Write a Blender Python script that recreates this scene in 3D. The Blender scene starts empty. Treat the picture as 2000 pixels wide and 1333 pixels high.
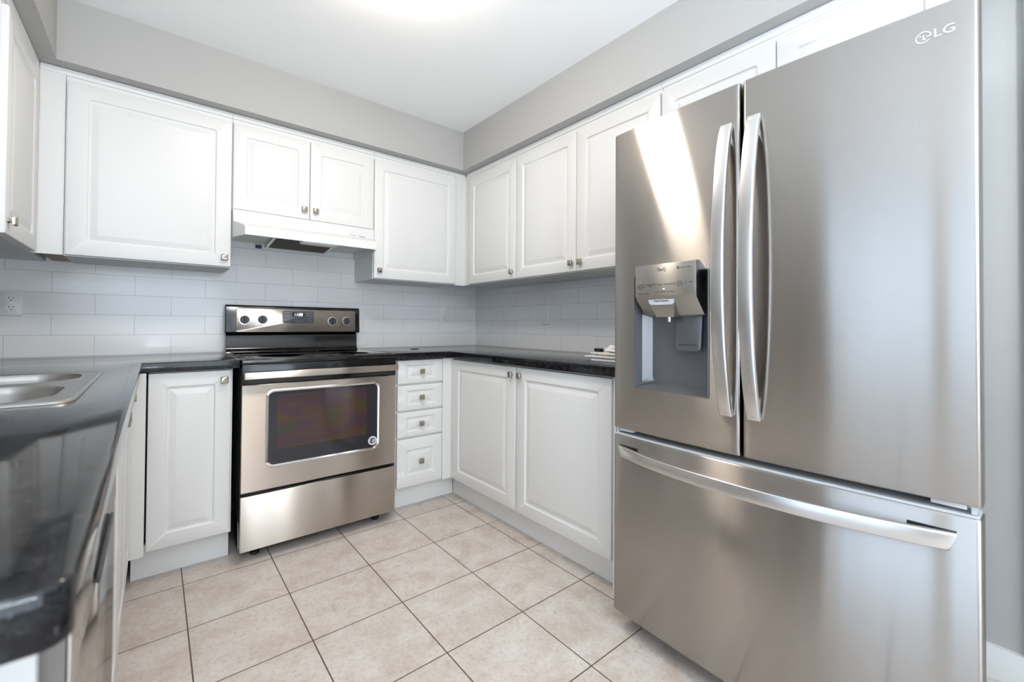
import bpy, bmesh, math, random
from mathutils import Vector, Matrix
random.seed(7)
S = bpy.context.scene
COL = S.collection
R = math.radians

# ------------------------------------------------------------------ camera, world, light, exposure
CAM_F, CAM_CX, CAM_CY = 844.56, 981.0, 625.27          # pixels in a 2000x1333 frame
YAW, PITCH, ROLL = 0.6767, 0.0124, 0.0068
cam = bpy.data.cameras.new('camera')
cam_o = bpy.data.objects.new('camera', cam); COL.objects.link(cam_o)
fw = Vector((math.sin(YAW)*math.cos(PITCH), math.cos(YAW)*math.cos(PITCH), math.sin(PITCH)))
rt = Vector((math.cos(YAW), -math.sin(YAW), 0)); up = rt.cross(fw)
r2 = math.cos(ROLL)*rt + math.sin(ROLL)*up
u2 = -math.sin(ROLL)*rt + math.cos(ROLL)*up
m = Matrix((r2, u2, -fw)).transposed().to_4x4()
m.translation = Vector((-2.034, -2.8796, 1.0753))
cam_o.matrix_world = m
cam.sensor_width = 36.0
cam.lens = CAM_F/2000*36
cam.shift_x = (1000-CAM_CX)/2000
cam.shift_y = (CAM_CY-666.5)/2000
cam.clip_start = 0.05
cam.dof.use_dof = True
cam.dof.focus_distance = 2.2
cam.dof.aperture_fstop = 4.0
S.camera = cam_o
S.view_settings.view_transform = 'Standard'
S.view_settings.look = 'None'
S.view_settings.gamma = 1.0
S.view_settings.use_curve_mapping = False
S.view_settings.exposure = 0.07
S.cycles.use_denoising = True
S.cycles.max_bounces = 10
S.cycles.diffuse_bounces = 6
S.cycles.glossy_bounces = 6
S.cycles.sample_clamp_indirect = 8.0

W = bpy.data.worlds.new('sky'); S.world = W; W.use_nodes = True
W.node_tree.nodes['Background'].inputs[0].default_value = (0.62, 0.78, 1.0, 1)
W.node_tree.nodes['Background'].inputs[1].default_value = 1.6

def area(name, loc, rot, sx, sy, power, col):
    l = bpy.data.lights.new(name, 'AREA'); l.shape = 'RECTANGLE'; l.size = sx; l.size_y = sy
    l.energy = power; l.color = col
    o = bpy.data.objects.new(name, l); COL.objects.link(o); o.location = loc; o.rotation_euler = rot
    return o
DOME_POWER = 58.0            # emission strength of the opal glass lamp shade
FILL_LAMP_POWER = 85.0  # emission of the unseen fill lamp added behind the camera
UPLIGHT_W = 122.0  # power of the added uplight that washes the ceiling
# daylight that comes in through the glazed patio door in the left wall
area('daylight_patio', (-2.86, -2.86, 1.08), (0, R(-90), 0), 1.9, 1.36, 10, (0.66, 0.83, 1.0))

# unseen fill at an added rear window, to brighten the lower fronts
area('rear_fill', (-1.90, -5.33, 1.08), (R(90), 0, 0), 1.34, 1.9, 36, (0.80, 0.90, 1.0))

# ------------------------------------------------------------------ dimensions taken from the room
ZC = 2.408        # ceiling
ZS = 2.144        # soffit underside
ZT, ZB = 2.094, 1.360   # wall cabinet door top / bottom
CT = 0.914        # countertop
XL = -2.74        # left wall
YR = -5.2         # rear wall

# ------------------------------------------------------------------ materials
def mat(name, col, rough=0.5, metal=0.0, spec=0.5, **kw):
    M = bpy.data.materials.new(name); M.use_nodes = True
    b = M.node_tree.nodes['Principled BSDF']
    b.inputs['Base Color'].default_value = (*col, 1)
    b.inputs['Roughness'].default_value = rough
    b.inputs['Metallic'].default_value = metal
    b.inputs['Specular IOR Level'].default_value = spec
    for k, v in kw.items():
        b.inputs[k].default_value = v
    return M
def nd(M, t, **kw):
    n = M.node_tree.nodes.new(t)
    for k, v in kw.items():
        setattr(n, k, v)
    return n
def lk(M, a, b): M.node_tree.links.new(a, b)
def bsdf(M): return M.node_tree.nodes['Principled BSDF']
def ramp(M, stops):
    r = nd(M, 'ShaderNodeValToRGB')
    e = r.color_ramp.elements
    while len(e) < len(stops): e.new(0.5)
    for k, (p, c) in zip(e, stops):
        k.position = p; k.color = (*c, 1)
    return r
def noise(M, scale, detail=4, rough=0.55, vec=None, dist=0.0):
    n = nd(M, 'ShaderNodeTexNoise')
    n.inputs['Scale'].default_value = scale; n.inputs['Detail'].default_value = detail
    n.inputs['Roughness'].default_value = rough; n.inputs['Distortion'].default_value = dist
    if vec: lk(M, vec, n.inputs['Vector'])
    return n
def mapping(M, loc=(0, 0, 0), rot=(0, 0, 0), scale=(1, 1, 1)):
    g = nd(M, 'ShaderNodeNewGeometry'); mp = nd(M, 'ShaderNodeMapping')
    lk(M, g.outputs['Position'], mp.inputs['Vector'])
    mp.inputs['Location'].default_value = loc; mp.inputs['Rotation'].default_value = rot; mp.inputs['Scale'].default_value = scale
    return mp.outputs['Vector']
def bump(M, height, strength=0.2, dist=0.002):
    b = nd(M, 'ShaderNodeBump'); b.inputs['Strength'].default_value = strength; b.inputs['Distance'].default_value = dist
    lk(M, height, b.inputs['Height']); lk(M, b.outputs['Normal'], bsdf(M).inputs['Normal'])

def paint(name, col, rough):
    M = mat(name, col, rough, spec=0.25)
    n = noise(M, 260, 2, 0.5, mapping(M)); bump(M, n.outputs['Fac'], 0.12, 0.0006)
    return M
M_wall = paint('warm_grey_wall_paint', (0.425, 0.417, 0.405), 0.75)
M_ceil = paint('white_ceiling_paint', (0.94, 0.94, 0.94), 0.85)
M_trim = mat('white_trim_paint', (0.68, 0.68, 0.665), 0.4)
M_white = mat('white_foil_cabinet', (0.715, 0.710, 0.698), 0.38, spec=0.4)
M_under = mat('white_melamine', (0.74, 0.735, 0.725), 0.5, spec=0.3)
M_kick = mat('white_toe_kick_board', (0.81, 0.80, 0.785), 0.45, spec=0.35)
M_raw = mat('raw_chipboard', (0.42, 0.33, 0.24), 0.8)
M_nickel = mat('brushed_nickel', (0.42, 0.375, 0.32), 0.3, 1.0)
M_black = mat('black_enamel', (0.008, 0.008, 0.009), 0.12, spec=0.5)
M_matteblack = mat('matte_black_plastic', (0.012, 0.012, 0.013), 0.5)
M_glassblack = mat('black_ceramic_glass', (0.006, 0.006, 0.007), 0.04, spec=0.6)
M_ovenframe = mat('smoked_oven_glass', (0.028, 0.028, 0.034), 0.06, spec=0.5)
M_charcoal = mat('charcoal_plastic', (0.045, 0.047, 0.052), 0.4)
M_fridgeside = mat('light_grey_painted_steel', (0.30, 0.30, 0.305), 0.4, spec=0.4)
M_hood = mat('glossy_white_enamel', (0.69, 0.69, 0.685), 0.25, spec=0.5)
M_hoodin = mat('hood_inside_enamel', (0.62, 0.62, 0.56), 0.35)
M_plate = mat('white_outlet_plastic', (0.80, 0.80, 0.78), 0.3)
M_slot = mat('dark_slot', (0.02, 0.02, 0.02), 0.6)
M_chrome = mat('polished_chrome', (0.82, 0.80, 0.78), 0.1, 1.0)
M_ink = mat('dark_print', (0.05, 0.05, 0.055), 0.5)
M_palegrey = mat('pale_grey_plastic', (0.52, 0.53, 0.54), 0.35)
M_paper = mat('white_paper', (0.80, 0.80, 0.80), 0.8)
M_cream = mat('cream_paper', (0.74, 0.72, 0.64), 0.8)
M_manila = mat('tan_envelope_paper', (0.62, 0.45, 0.33), 0.8)
M_bluegrey = mat('blue_grey_paper', (0.48, 0.50, 0.60), 0.7)
M_clear = mat('clear_plastic_latch', (0.80, 0.81, 0.82), 0.15, spec=0.6)
M_rubber = mat('black_rubber', (0.015, 0.015, 0.015), 0.7)

def steel(name, col, rough, aniso=0.8, brush=(3, 3, 900)):
    """brushed steel: grain runs sideways, so reflections are drawn out vertically"""
    M = bpy.data.materials.new(name); M.use_nodes = True
    M.node_tree.nodes.remove(M.node_tree.nodes['Principled BSDF'])
    g = nd(M, 'ShaderNodeBsdfAnisotropic'); g.distribution = 'GGX'; g.inputs['Anisotropy'].default_value = -aniso
    lk(M, g.outputs[0], M.node_tree.nodes['Material Output'].inputs['Surface'])
    c = nd(M, 'ShaderNodeCombineXYZ'); c.inputs['Z'].default_value = 1.0
    lk(M, c.outputs[0], g.inputs['Tangent'])
    n = noise(M, 1.0, 3, 0.6, mapping(M, scale=brush))
    r = nd(M, 'ShaderNodeMapRange'); r.inputs['To Min'].default_value = rough*0.97; r.inputs['To Max'].default_value = rough*1.04
    lk(M, n.outputs['Fac'], r.inputs['Value']); lk(M, r.outputs[0], g.inputs['Roughness'])
    k = nd(M, 'ShaderNodeMix', data_type='RGBA'); k.inputs[6].default_value = (*[q*.975 for q in col], 1); k.inputs[7].default_value = (*[q*1.025 for q in col], 1)
    lk(M, n.outputs['Fac'], k.inputs[0]); lk(M, k.outputs[2], g.inputs['Color'])
    return M
M_fridge = steel('brushed_stainless_fridge', (0.435, 0.408, 0.383), 0.225, 0.8)
M_range = steel('brushed_stainless_range', (0.55, 0.49, 0.435), 0.32, 0.72, (1.5, 1.5, 500))
M_handle = mat('satin_stainless_handle', (0.68, 0.67, 0.66), 0.27, 1.0)
M_dw = steel('stainless_dishwasher', (0.62, 0.61, 0.60), 0.12, 0.3)
M_sink = mat('satin_stainless_sink', (0.46, 0.45, 0.435), 0.33, 1.0)
M_niche = mat('grey_metallic_plastic', (0.155, 0.16, 0.168), 0.34, 0.5)
M_dwside = mat('grey_dishwasher_plastic', (0.20, 0.185, 0.175), 0.45)
M_panel = steel('stainless_control_panel', (0.47, 0.46, 0.43), 0.36, 0.6)

# granite: near-black with fine grey and brown flecks
M_granite = mat('polished_black_granite', (0.01, 0.01, 0.01), 0.07, spec=0.32)
v = mapping(M_granite)
n1 = noise(M_granite, 38, 8, 0.75, v); n2 = noise(M_granite, 170, 5, 0.7, v)
ra = ramp(M_granite, [(0.44, (0.004, 0.004, 0.005)), (0.58, (0.016, 0.016, 0.018)), (0.70, (0.035, 0.033, 0.032))])
rb = ramp(M_granite, [(0.60, (0, 0, 0)), (0.72, (0.055, 0.055, 0.058))])
mx = nd(M_granite, 'ShaderNodeMix', data_type='RGBA', blend_type='ADD'); mx.inputs[0].default_value = 1.0
lk(M_granite, n1.outputs['Fac'], ra.inputs[0]); lk(M_granite, n2.outputs['Fac'], rb.inputs[0])
lk(M_granite, ra.outputs[0], mx.inputs[6]); lk(M_granite, rb.outputs[0], mx.inputs[7])
lk(M_granite, mx.outputs[2], bsdf(M_granite).inputs['Base Color'])

def brick(M, vec, w, h, mortar, offset, c_tile, c_mortar, jitter):
    b = nd(M, 'ShaderNodeTexBrick'); b.offset = offset; b.offset_frequency = 2; b.squash = 1.0; b.squash_frequency = 1
    b.inputs['Scale'].default_value = 1.0
    b.inputs['Brick Width'].default_value = w; b.inputs['Row Height'].default_value = h
    b.inputs['Mortar Size'].default_value = mortar; b.inputs['Mortar Smooth'].default_value = 0.1
    b.inputs['Bias'].default_value = 0.0
    b.inputs['Color1'].default_value = (*c_tile, 1)
    b.inputs['Color2'].default_value = (*[x*jitter for x in c_tile], 1)
    b.inputs['Mortar'].default_value = (*c_mortar, 1)
    lk(M, vec, b.inputs['Vector'])
    return b
def tile_mat(name, axis):
    M = mat(name, (0.7, 0.7, 0.7), 0.13, spec=0.5)
    g = nd(M, 'ShaderNodeNewGeometry'); s = nd(M, 'ShaderNodeSeparateXYZ'); c = nd(M, 'ShaderNodeCombineXYZ')
    lk(M, g.outputs['Position'], s.inputs[0])
    ax = nd(M, 'ShaderNodeMath', operation='ADD'); az = nd(M, 'ShaderNodeMath', operation='SUBTRACT')
    # joints of the odd rows
    ax.inputs[1].default_value = 0.05+2.95 if axis == 'X' else 0.21+2.95
    az.inputs[1].default_value = 0.9155
    lk(M, s.outputs[axis], ax.inputs[0]); lk(M, s.outputs['Z'], az.inputs[0])
    lk(M, ax.outputs[0], c.inputs[0]); lk(M, az.outputs[0], c.inputs[1])
    b = brick(M, c.outputs[0], 0.295, 0.099, 0.0011, 0.5, (0.77, 0.775, 0.78), (0.50, 0.50, 0.50), 0.985)
    lk(M, b.outputs['Color'], bsdf(M).inputs['Base Color'])
    inv = nd(M, 'ShaderNodeMath', operation='SUBTRACT'); inv.inputs[0].default_value = 1.0
    lk(M, b.outputs['Fac'], inv.inputs[1]); bump(M, inv.outputs[0], 0.35, 0.001)
    return M
M_tile_b = tile_mat('white_glazed_wall_tile_back', 'X')
M_tile_r = tile_mat('white_glazed_wall_tile_right', 'Y')

M_floor = mat('beige_stone_look_floor_tile', (0.6, 0.5, 0.45), 0.38, spec=0.4)
v = mapping(M_floor, loc=(1.9302+0.3286*40, 0.6702+0.3286*40, 0))
v2 = mapping(M_floor)
b = brick(M_floor, v, 0.3286, 0.3286, 0.0022, 0.0, (1, 1, 1), (0, 0, 0), 0.96)
n1 = noise(M_floor, 9, 7, 0.62, v2, 0.4); n2 = noise(M_floor, 70, 6, 0.75, v2, 0.6)
r1 = ramp(M_floor, [(0.32, (0.53, 0.455, 0.395)), (0.50, (0.62, 0.56, 0.51)), (0.68, (0.67, 0.635, 0.605))])
r2_ = ramp(M_floor, [(0.30, (0.72, 0.62, 0.53)), (0.52, (1, 1, 1))])
mu = nd(M_floor, 'ShaderNodeMix', data_type='RGBA', blend_type='MULTIPLY'); mu.inputs[0].default_value = 0.75
lk(M_floor, n1.outputs['Fac'], r1.inputs[0]); lk(M_floor, n2.outputs['Fac'], r2_.inputs[0])
lk(M_floor, r1.outputs[0], mu.inputs[6]); lk(M_floor, r2_.outputs[0], mu.inputs[7])
mu2 = nd(M_floor, 'ShaderNodeMix', data_type='RGBA', blend_type='MULTIPLY'); mu2.inputs[0].default_value = 1.0
lk(M_floor, mu.outputs[2], mu2.inputs[6]); lk(M_floor, b.outputs['Color'], mu2.inputs[7])
mg = nd(M_floor, 'ShaderNodeMix', data_type='RGBA'); lk(M_floor, b.outputs['Fac'], mg.inputs[0])
lk(M_floor, mu2.outputs[2], mg.inputs[6]); mg.inputs[7].default_value = (0.105, 0.075, 0.05, 1)
lk(M_floor, mg.outputs[2], bsdf(M_floor).inputs['Base Color'])
iv = nd(M_floor, 'ShaderNodeMath', operation='SUBTRACT'); iv.inputs[0].default_value = 1.0
lk(M_floor, b.outputs['Fac'], iv.inputs[1]); bump(M_floor, iv.outputs[0], 0.4, 0.0015)

# oven window: dark brown tinted glass with a faint rainbow coating
M_ovenwin = mat('tinted_oven_window', (0.03, 0.022, 0.018), 0.05, spec=0.5)
n = noise(M_ovenwin, 5, 3, 0.5, mapping(M_ovenwin, scale=(1, 1, 3)), 0.5)
r = ramp(M_ovenwin, [(0.30, (0.045, 0.046, 0.018)), (0.45, (0.066, 0.036, 0.022)), (0.58, (0.052, 0.026, 0.040)), (0.72, (0.035, 0.040, 0.022))])
lk(M_ovenwin, n.outputs['Fac'], r.inputs[0]); lk(M_ovenwin, r.outputs[0], bsdf(M_ovenwin).inputs['Base Color'])

# greasy mesh filter
M_filter = mat('greasy_mesh_filter', (0.10, 0.07, 0.04), 0.6, 0.3)
ch = nd(M_filter, 'ShaderNodeTexChecker'); ch.inputs['Scale'].default_value = 260
ch.inputs['Color1'].default_value = (0.09, 0.058, 0.03, 1); ch.inputs['Color2'].default_value = (0.022, 0.013, 0.007, 1)
lk(M_filter, mapping(M_filter), ch.inputs['Vector']); lk(M_filter, ch.outputs['Color'], bsdf(M_filter).inputs['Base Color'])

def emit(name, col, s):
    M = mat(name, (0.9, 0.9, 0.9), 0.3)
    bsdf(M).inputs['Emission Color'].default_value = (*col, 1); bsdf(M).inputs['Emission Strength'].default_value = s
    return M
M_opal = emit('lit_opal_glass', (1.0, 0.88, 0.75), DOME_POWER)
M_opal2 = emit('lit_opal_glass_fill', (0.86, 0.94, 1.0), FILL_LAMP_POWER)
M_clock = emit('lit_clock_digits', (0.75, 0.88, 1.0), 2.2)
M_pane = bpy.data.materials.new('window_glass'); M_pane.use_nodes = True
_t = M_pane.node_tree; _t.nodes.remove(_t.nodes['Principled BSDF'])
_tr = _t.nodes.new('ShaderNodeBsdfTransparent'); _gl = _t.nodes.new('ShaderNodeBsdfGlossy'); _gl.inputs['Roughness'].default_value = 0.0
_fr = _t.nodes.new('ShaderNodeFresnel'); _mx = _t.nodes.new('ShaderNodeMixShader')
_t.links.new(_fr.outputs[0], _mx.inputs[0]); _t.links.new(_tr.outputs[0], _mx.inputs[1]); _t.links.new(_gl.outputs[0], _mx.inputs[2])
_t.links.new(_mx.outputs[0], _t.nodes['Material Output'].inputs['Surface'])

# ------------------------------------------------------------------ mesh helpers
class MB:
    """collects shapes in world coordinates"""
    def __init__(self): self.bm = bmesh.new()
    def merge(self, b2, T=None):
        if T is not None:
            for v in b2.verts: v.co = T(v.co)
        me = bpy.data.meshes.new('tmp'); b2.to_mesh(me); b2.free(); self.bm.from_mesh(me); bpy.data.meshes.remove(me)
        return self
    def box(self, x0, x1, y0, y1, z0, z1, bev=0.0, seg=2):
        b = bmesh.new(); bmesh.ops.create_cube(b, size=1)
        for v in b.verts:
            v.co = Vector(((x0+x1)/2+v.co.x*(x1-x0), (y0+y1)/2+v.co.y*(y1-y0), (z0+z1)/2+v.co.z*(z1-z0)))
        if bev > 0: bmesh.ops.bevel(b, geom=b.edges[:], offset=bev, segments=seg, affect='EDGES', profile=0.5)
        return self.merge(b)
    def loops(self, loops, close_start=True, close_end=True):
        """skin a list of equal-length closed loops of points"""
        b = bmesh.new(); V = [[b.verts.new(p) for p in L] for L in loops]
        for A, B in zip(V, V[1:]):
            k = len(A)
            for i in range(k):
                b.faces.new((A[i], A[(i+1) % k], B[(i+1) % k], B[i]))
        if close_start: b.faces.new(V[0][::-1])
        if close_end: b.faces.new(V[-1])
        bmesh.ops.recalc_face_normals(b, faces=b.faces[:])
        return self.merge(b)
    def prism(self, pts, axis, a, c, bev=0.0, seg=2):
        """extrude a closed 2D outline along an axis; pts are the two other coordinates in xyz order"""
        def P(p, t):
            q = list(p); q.insert('xyz'.index(axis), t); return Vector(q)
        b = bmesh.new(); A = [b.verts.new(P(p, a)) for p in pts]; B = [b.verts.new(P(p, c)) for p in pts]
        k = len(A)
        for i in range(k): b.faces.new((A[i], A[(i+1) % k], B[(i+1) % k], B[i]))
        b.faces.new(A[::-1]); b.faces.new(B)
        bmesh.ops.recalc_face_normals(b, faces=b.faces[:])
        if bev > 0:
            es = [e for e in b.edges if len(e.link_faces) == 2 and e.calc_face_angle(0) > R(35)]
            bmesh.ops.bevel(b, geom=es, offset=bev, segments=seg, affect='EDGES', profile=0.5)
        return self.merge(b)
    def cyl(self, p0, p1, r0, r1=None, n=20):
        p0, p1 = Vector(p0), Vector(p1); r1 = r0 if r1 is None else r1
        d = (p1-p0).normalized(); a = d.orthogonal().normalized(); c = d.cross(a)
        f = lambda p, r: [p+r*(math.cos(2*math.pi*i/n)*a+math.sin(2*math.pi*i/n)*c) for i in range(n)]
        return self.loops([f(p0, r0), f(p1, r1)])
    def lathe(self, o, axis, prof, n=32):
        """prof: (distance along axis, radius)"""
        o, d = Vector(o), Vector(axis).normalized(); a = d.orthogonal().normalized(); c = d.cross(a)
        return self.loops([[o+d*t+max(r, 1e-5)*(math.cos(2*math.pi*i/n)*a+math.sin(2*math.pi*i/n)*c) for i in range(n)] for t, r in prof])
    def sweep(self, path, sect, side):
        """sweep a closed section [(along side, along normal)] down a path lying in a plane with normal 'side'"""
        side = Vector(side); L = []
        for i, p in enumerate(path):
            p = Vector(p); t = (Vector(path[min(i+1, len(path)-1)])-Vector(path[max(i-1, 0)])).normalized()
            nn = side.cross(t).normalized(); L.append([p+side*a+nn*b for a, b in sect])
        return self.loops(L)

ORIGIN = {}
def finish(o, smooth=35):
    me = o.data
    me.polygons.foreach_set('use_smooth', [True]*len(me.polygons)); me.set_sharp_from_angle(angle=R(smooth)); me.update()
def obj(name, mb, m_, parent=None, label=None, smooth=35):
    bm = mb.bm if isinstance(mb, MB) else mb
    org = ORIGIN.get(parent.name, Vector((0, 0, 0))) if parent else None
    if org is None:
        xs = [v.co for v in bm.verts]
        org = Vector(((min(v.x for v in xs)+max(v.x for v in xs))/2, (min(v.y for v in xs)+max(v.y for v in xs))/2, min(v.z for v in xs)))
    for v in bm.verts: v.co -= org
    me = bpy.data.meshes.new(name); bm.to_mesh(me); bm.free()
    if isinstance(m_, (list, tuple)):
        for q in m_: me.materials.append(q)
    else: me.materials.append(m_)
    o = bpy.data.objects.new(name, me); COL.objects.link(o)
    finish(o, smooth)
    if parent: o.parent = parent
    else: o.location = org
    ORIGIN[o.name] = org
    if label: o['label'] = label
    return o
def tag(o, label, cat, group=None):
    o['label'] = label; o['category'] = cat
    if group: o['group'] = group
    return o
def thing(name, loc, label, cat, group=None):
    o = bpy.data.objects.new(name, None); COL.objects.link(o); o.location = loc; o.empty_display_size = 0.1
    ORIGIN[o.name] = Vector(loc)
    return tag(o, label, cat, group)
def struct(name, mb, m_):
    o = obj(name, mb, m_); o['kind'] = 'structure'; return o
def text_mesh(body, size, shear=0.0, spacing=1.0, ext=0.0002):
    cu = bpy.data.curves.new('t', 'FONT'); cu.body = body; cu.size = size; cu.align_x = 'CENTER'; cu.align_y = 'CENTER'
    cu.extrude = ext; cu.shear = shear; cu.space_character = spacing; cu.resolution_u = 4
    o = bpy.data.objects.new('t', cu); COL.objects.link(o)
    dg = bpy.context.evaluated_depsgraph_get(); me = bpy.data.meshes.new_from_object(o.evaluated_get(dg))
    b = bmesh.new(); b.from_mesh(me); bpy.data.objects.remove(o); bpy.data.curves.remove(cu); bpy.data.meshes.remove(me)
    return b
FY = lambda x, y, z: (lambda c: Vector((x+c.x, y-c.z, z+c.y)))     # text facing the viewer at -y
FX = lambda x, y, z: (lambda c: Vector((x-c.z, y-c.x, z+c.y)))     # text facing -x
def add_text(mb, body, size, F, width=None, **kw):
    b = text_mesh(body, size, **kw)
    if width:
        w = max(v.co.x for v in b.verts)-min(v.co.x for v in b.verts)
        for v in b.verts: v.co.x *= width/w
    mb.merge(b, F)

def rrect(u0, u1, v0, v1, r, n=5):
    r = max(min(r, (u1-u0)/2-1e-4, (v1-v0)/2-1e-4), 1e-4)
    P = []
    for cx, cy, a0 in ((u1-r, v0+r, -90), (u1-r, v1-r, 0), (u0+r, v1-r, 90), (u0+r, v0+r, 180)):
        for i in range(n+1):
            a = R(a0+90*i/n); P.append((cx+r*math.cos(a), cy+r*math.sin(a)))
    return P
# frames: (u across, v up, w outwards) to world for a front lying at f
FACE = {'back': lambda f: (lambda u, v, w: Vector((u, f-w, v))),
        'right': lambda f: (lambda u, v, w: Vector((f-w, u, v))),
        'left': lambda f: (lambda u, v, w: Vector((f+w, u, v)))}
def panel_door(F, u0, u1, v0, v1, t=0.019, fu=0.060, fv=0.060, slope=0.020):
    """foil-wrapped door: flat frame, routed groove, raised bevelled field"""
    Ls = []
    def add(iu, iv, w, r): Ls.append([F(u, v, w) for u, v in rrect(u0+iu, u1-iu, v0+iv, v1-iv, r)])
    add(0, 0, 0, .002); add(0, 0, t-.004, .002); add(.0015, .0015, t-.001, .003); add(.004, .004, t, .004)
    add(fu-.002, fv-.002, t, .011); add(fu+.001, fv+.001, t-.0025, .010); add(fu+.003, fv+.003, t-.0065, .009)
    add(fu+.009, fv+.009, t-.0075, .006); add(fu+.012, fv+.012, t-.0065, .004)
    add(fu+.012+slope, fv+.012+slope, t-.0008, .002); add(fu+.014+slope, fv+.014+slope, t-.0003, .002)
    return MB().loops(Ls)
def knob_mesh(F, u, v, s=0.0145):
    """square pillow knob on a round stem"""
    mb = MB(); n = 12
    st = lambda r, w: [F(u+r*math.cos(2*math.pi*i/24), v+r*math.sin(2*math.pi*i/24), w) for i in range(24)]
    mb.loops([st(.0085, .0), st(.0075, .003), st(.0055, .006), st(.0055, .016)])
    # curved plate: bows across u
    Ls = []
    for k, (ins, w) in enumerate(((.0015, .0145), (0, .016), (0, .021), (.001, .0235), (.0035, .0245))):
        Ls.append([F(u+a, v+b_, w-0.0045*(a/s)**2) for a, b_ in rrect(-s+ins, s-ins, -s+ins, s-ins, .003, 4)])
    mb.loops(Ls)
    return mb
def door(parent, F, u0, u1, v0, v1, knob=None, name='door', **kw):
    d = obj(name, panel_door(F, u0, u1, v0, v1, **kw), M_white, parent)
    if knob:
        Fk = lambda u, v, w: F(u, v, w+.019)
        obj('knob', knob_mesh(Fk, *knob), M_nickel, d, 'brushed nickel square knob')
    return d

# ------------------------------------------------------------------ the setting
struct('floor', MB().box(XL-.12, .14, YR-.12, .14, -.08, 0), M_floor)
struct('ceiling', MB().box(XL-.12, .14, YR-.12, .14, ZC, ZC+.1), M_ceil)
struct('wall_back', MB().box(XL-.12, .14, .008, .12, 0, ZC), M_wall)
struct('wall_right', MB().box(.008, .14, YR-.12, .008, 0, ZC), M_wall)
WX0, WX1 = -2.60, -1.20
struct('wall_rear', MB().box(XL-.12, WX0, YR-.12, YR, 0, ZC).box(WX1, .14, YR-.12, YR, 0, ZC).box(WX0, WX1, YR-.12, YR, 2.06, ZC), M_wall)
# left wall with the opening of the patio door
PY0, PY1, PZ = -2.16, -3.56, 2.06
struct('wall_left', MB().box(XL-.12, XL, PY0, .008, 0, ZC).box(XL-.12, XL, YR, PY1, 0, ZC).box(XL-.12, XL, PY1, PY0, PZ, ZC), M_wall)
# tiles
struct('trim_1', MB().box(XL, 0, 0, .008, .90, 1.62), M_tile_b)
struct('trim_2', MB().box(0, .008, -1.905, 0, .90, 1.40), M_tile_r)
# soffit round the three sides above the wall cabinets
sf = MB(); sd = .386
sf.box(XL, 0.008, -sd, .008, ZS, ZC); sf.box(-sd, 0.008, -3.0, -sd, ZS, ZC); sf.box(XL, -2.36, -.86, -sd, ZS, ZC)
struct('trim_3', sf, M_wall)
# baseboard on the right wall beyond the refrigerator
bb = [(0.008, 0), (-.012, 0), (-.012, .055), (-.009, .062), (-.009, .075), (-.005, .082), (-.003, .094), (0.008, .097)]
struct('baseboard_right', MB().prism(bb, 'y', -2.70, YR), M_trim)
struct('baseboard_rear', MB().prism([(YR, 0), (YR+.012, 0), (YR+.012, .06), (YR+.004, .095), (YR, .097)], 'x', WX1+.002, -.012), M_trim)
# door casing further along the right wall
struct('trim_4', MB().box(-.016, .008, -2.93, -2.853, .097, 2.10, .003), M_trim)
# patio door frame and glass
pd = MB()
pd.box(XL-.10, XL-.02, PY0-.05, PY0, 0.0, PZ).box(XL-.10, XL-.02, PY1, PY1+.05, 0, PZ).box(XL-.10, XL-.02, PY1, PY0, PZ-.05, PZ)
pd.box(XL-.10, XL-.02, PY1, PY0, 0, .09).box(XL-.09, XL-.03, -2.90, -2.82, .09, PZ-.05)
wn = MB()  # unseen rear window, added for low frontal fill light
wn.box(WX0, WX0+.05, YR-.10, YR-.02, 0, 2.06).box(WX1-.05, WX1, YR-.10, YR-.02, 0, 2.06).box(WX0+.05, WX1-.05, YR-.10, YR-.02, 2.01, 2.06).box(WX0+.05, WX1-.05, YR-.10, YR-.02, 0, .09).box(-1.925, -1.875, YR-.09, YR-.03, .09, 2.01)
wo = struct('added_window_1', wn, M_trim)
obj('pane', MB().box(WX0+.05, WX1-.05, YR-.064, YR-.060, .09, 2.01), M_pane, wo)
dr = struct('door_1', pd, M_trim)
obj('pane', MB().box(XL-.064, XL-.060, PY1+.05, PY0-.05, .09, PZ-.05), M_pane, dr)

# ------------------------------------------------------------------ ceiling lamps
def ceiling_lamp(x, y, r, h, mshade, label):
    t = thing('ceiling_lamp', (x, y, ZC), label, 'ceiling lamp')
    obj('base', MB().lathe((x, y, ZC), (0, 0, -1), [(0, 0), (0, r+.012), (.018, r+.014), (.024, r+.004), (.024, 0)]), M_trim, t)
    prof = [(.020, 0), (.020, r)]+[(.020+h*math.sin(a), r*math.cos(a)) for a in [R(8*i) for i in range(1, 12)]]+[(.020+h, 0)]
    obj('lamp_shade', MB().lathe((x, y, ZC), (0, 0, -1), prof), mshade, t)
ceiling_lamp(-1.40, -1.49, .150, .085, M_opal, 'lit round opal glass lamp on the white ceiling above the floor')
ceiling_lamp(-2.35, -4.6, .165, .075, M_opal2, 'round opal glass fill lamp, added unseen on the ceiling behind the camera')  # added out of view to light the base fronts and low tiles

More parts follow.
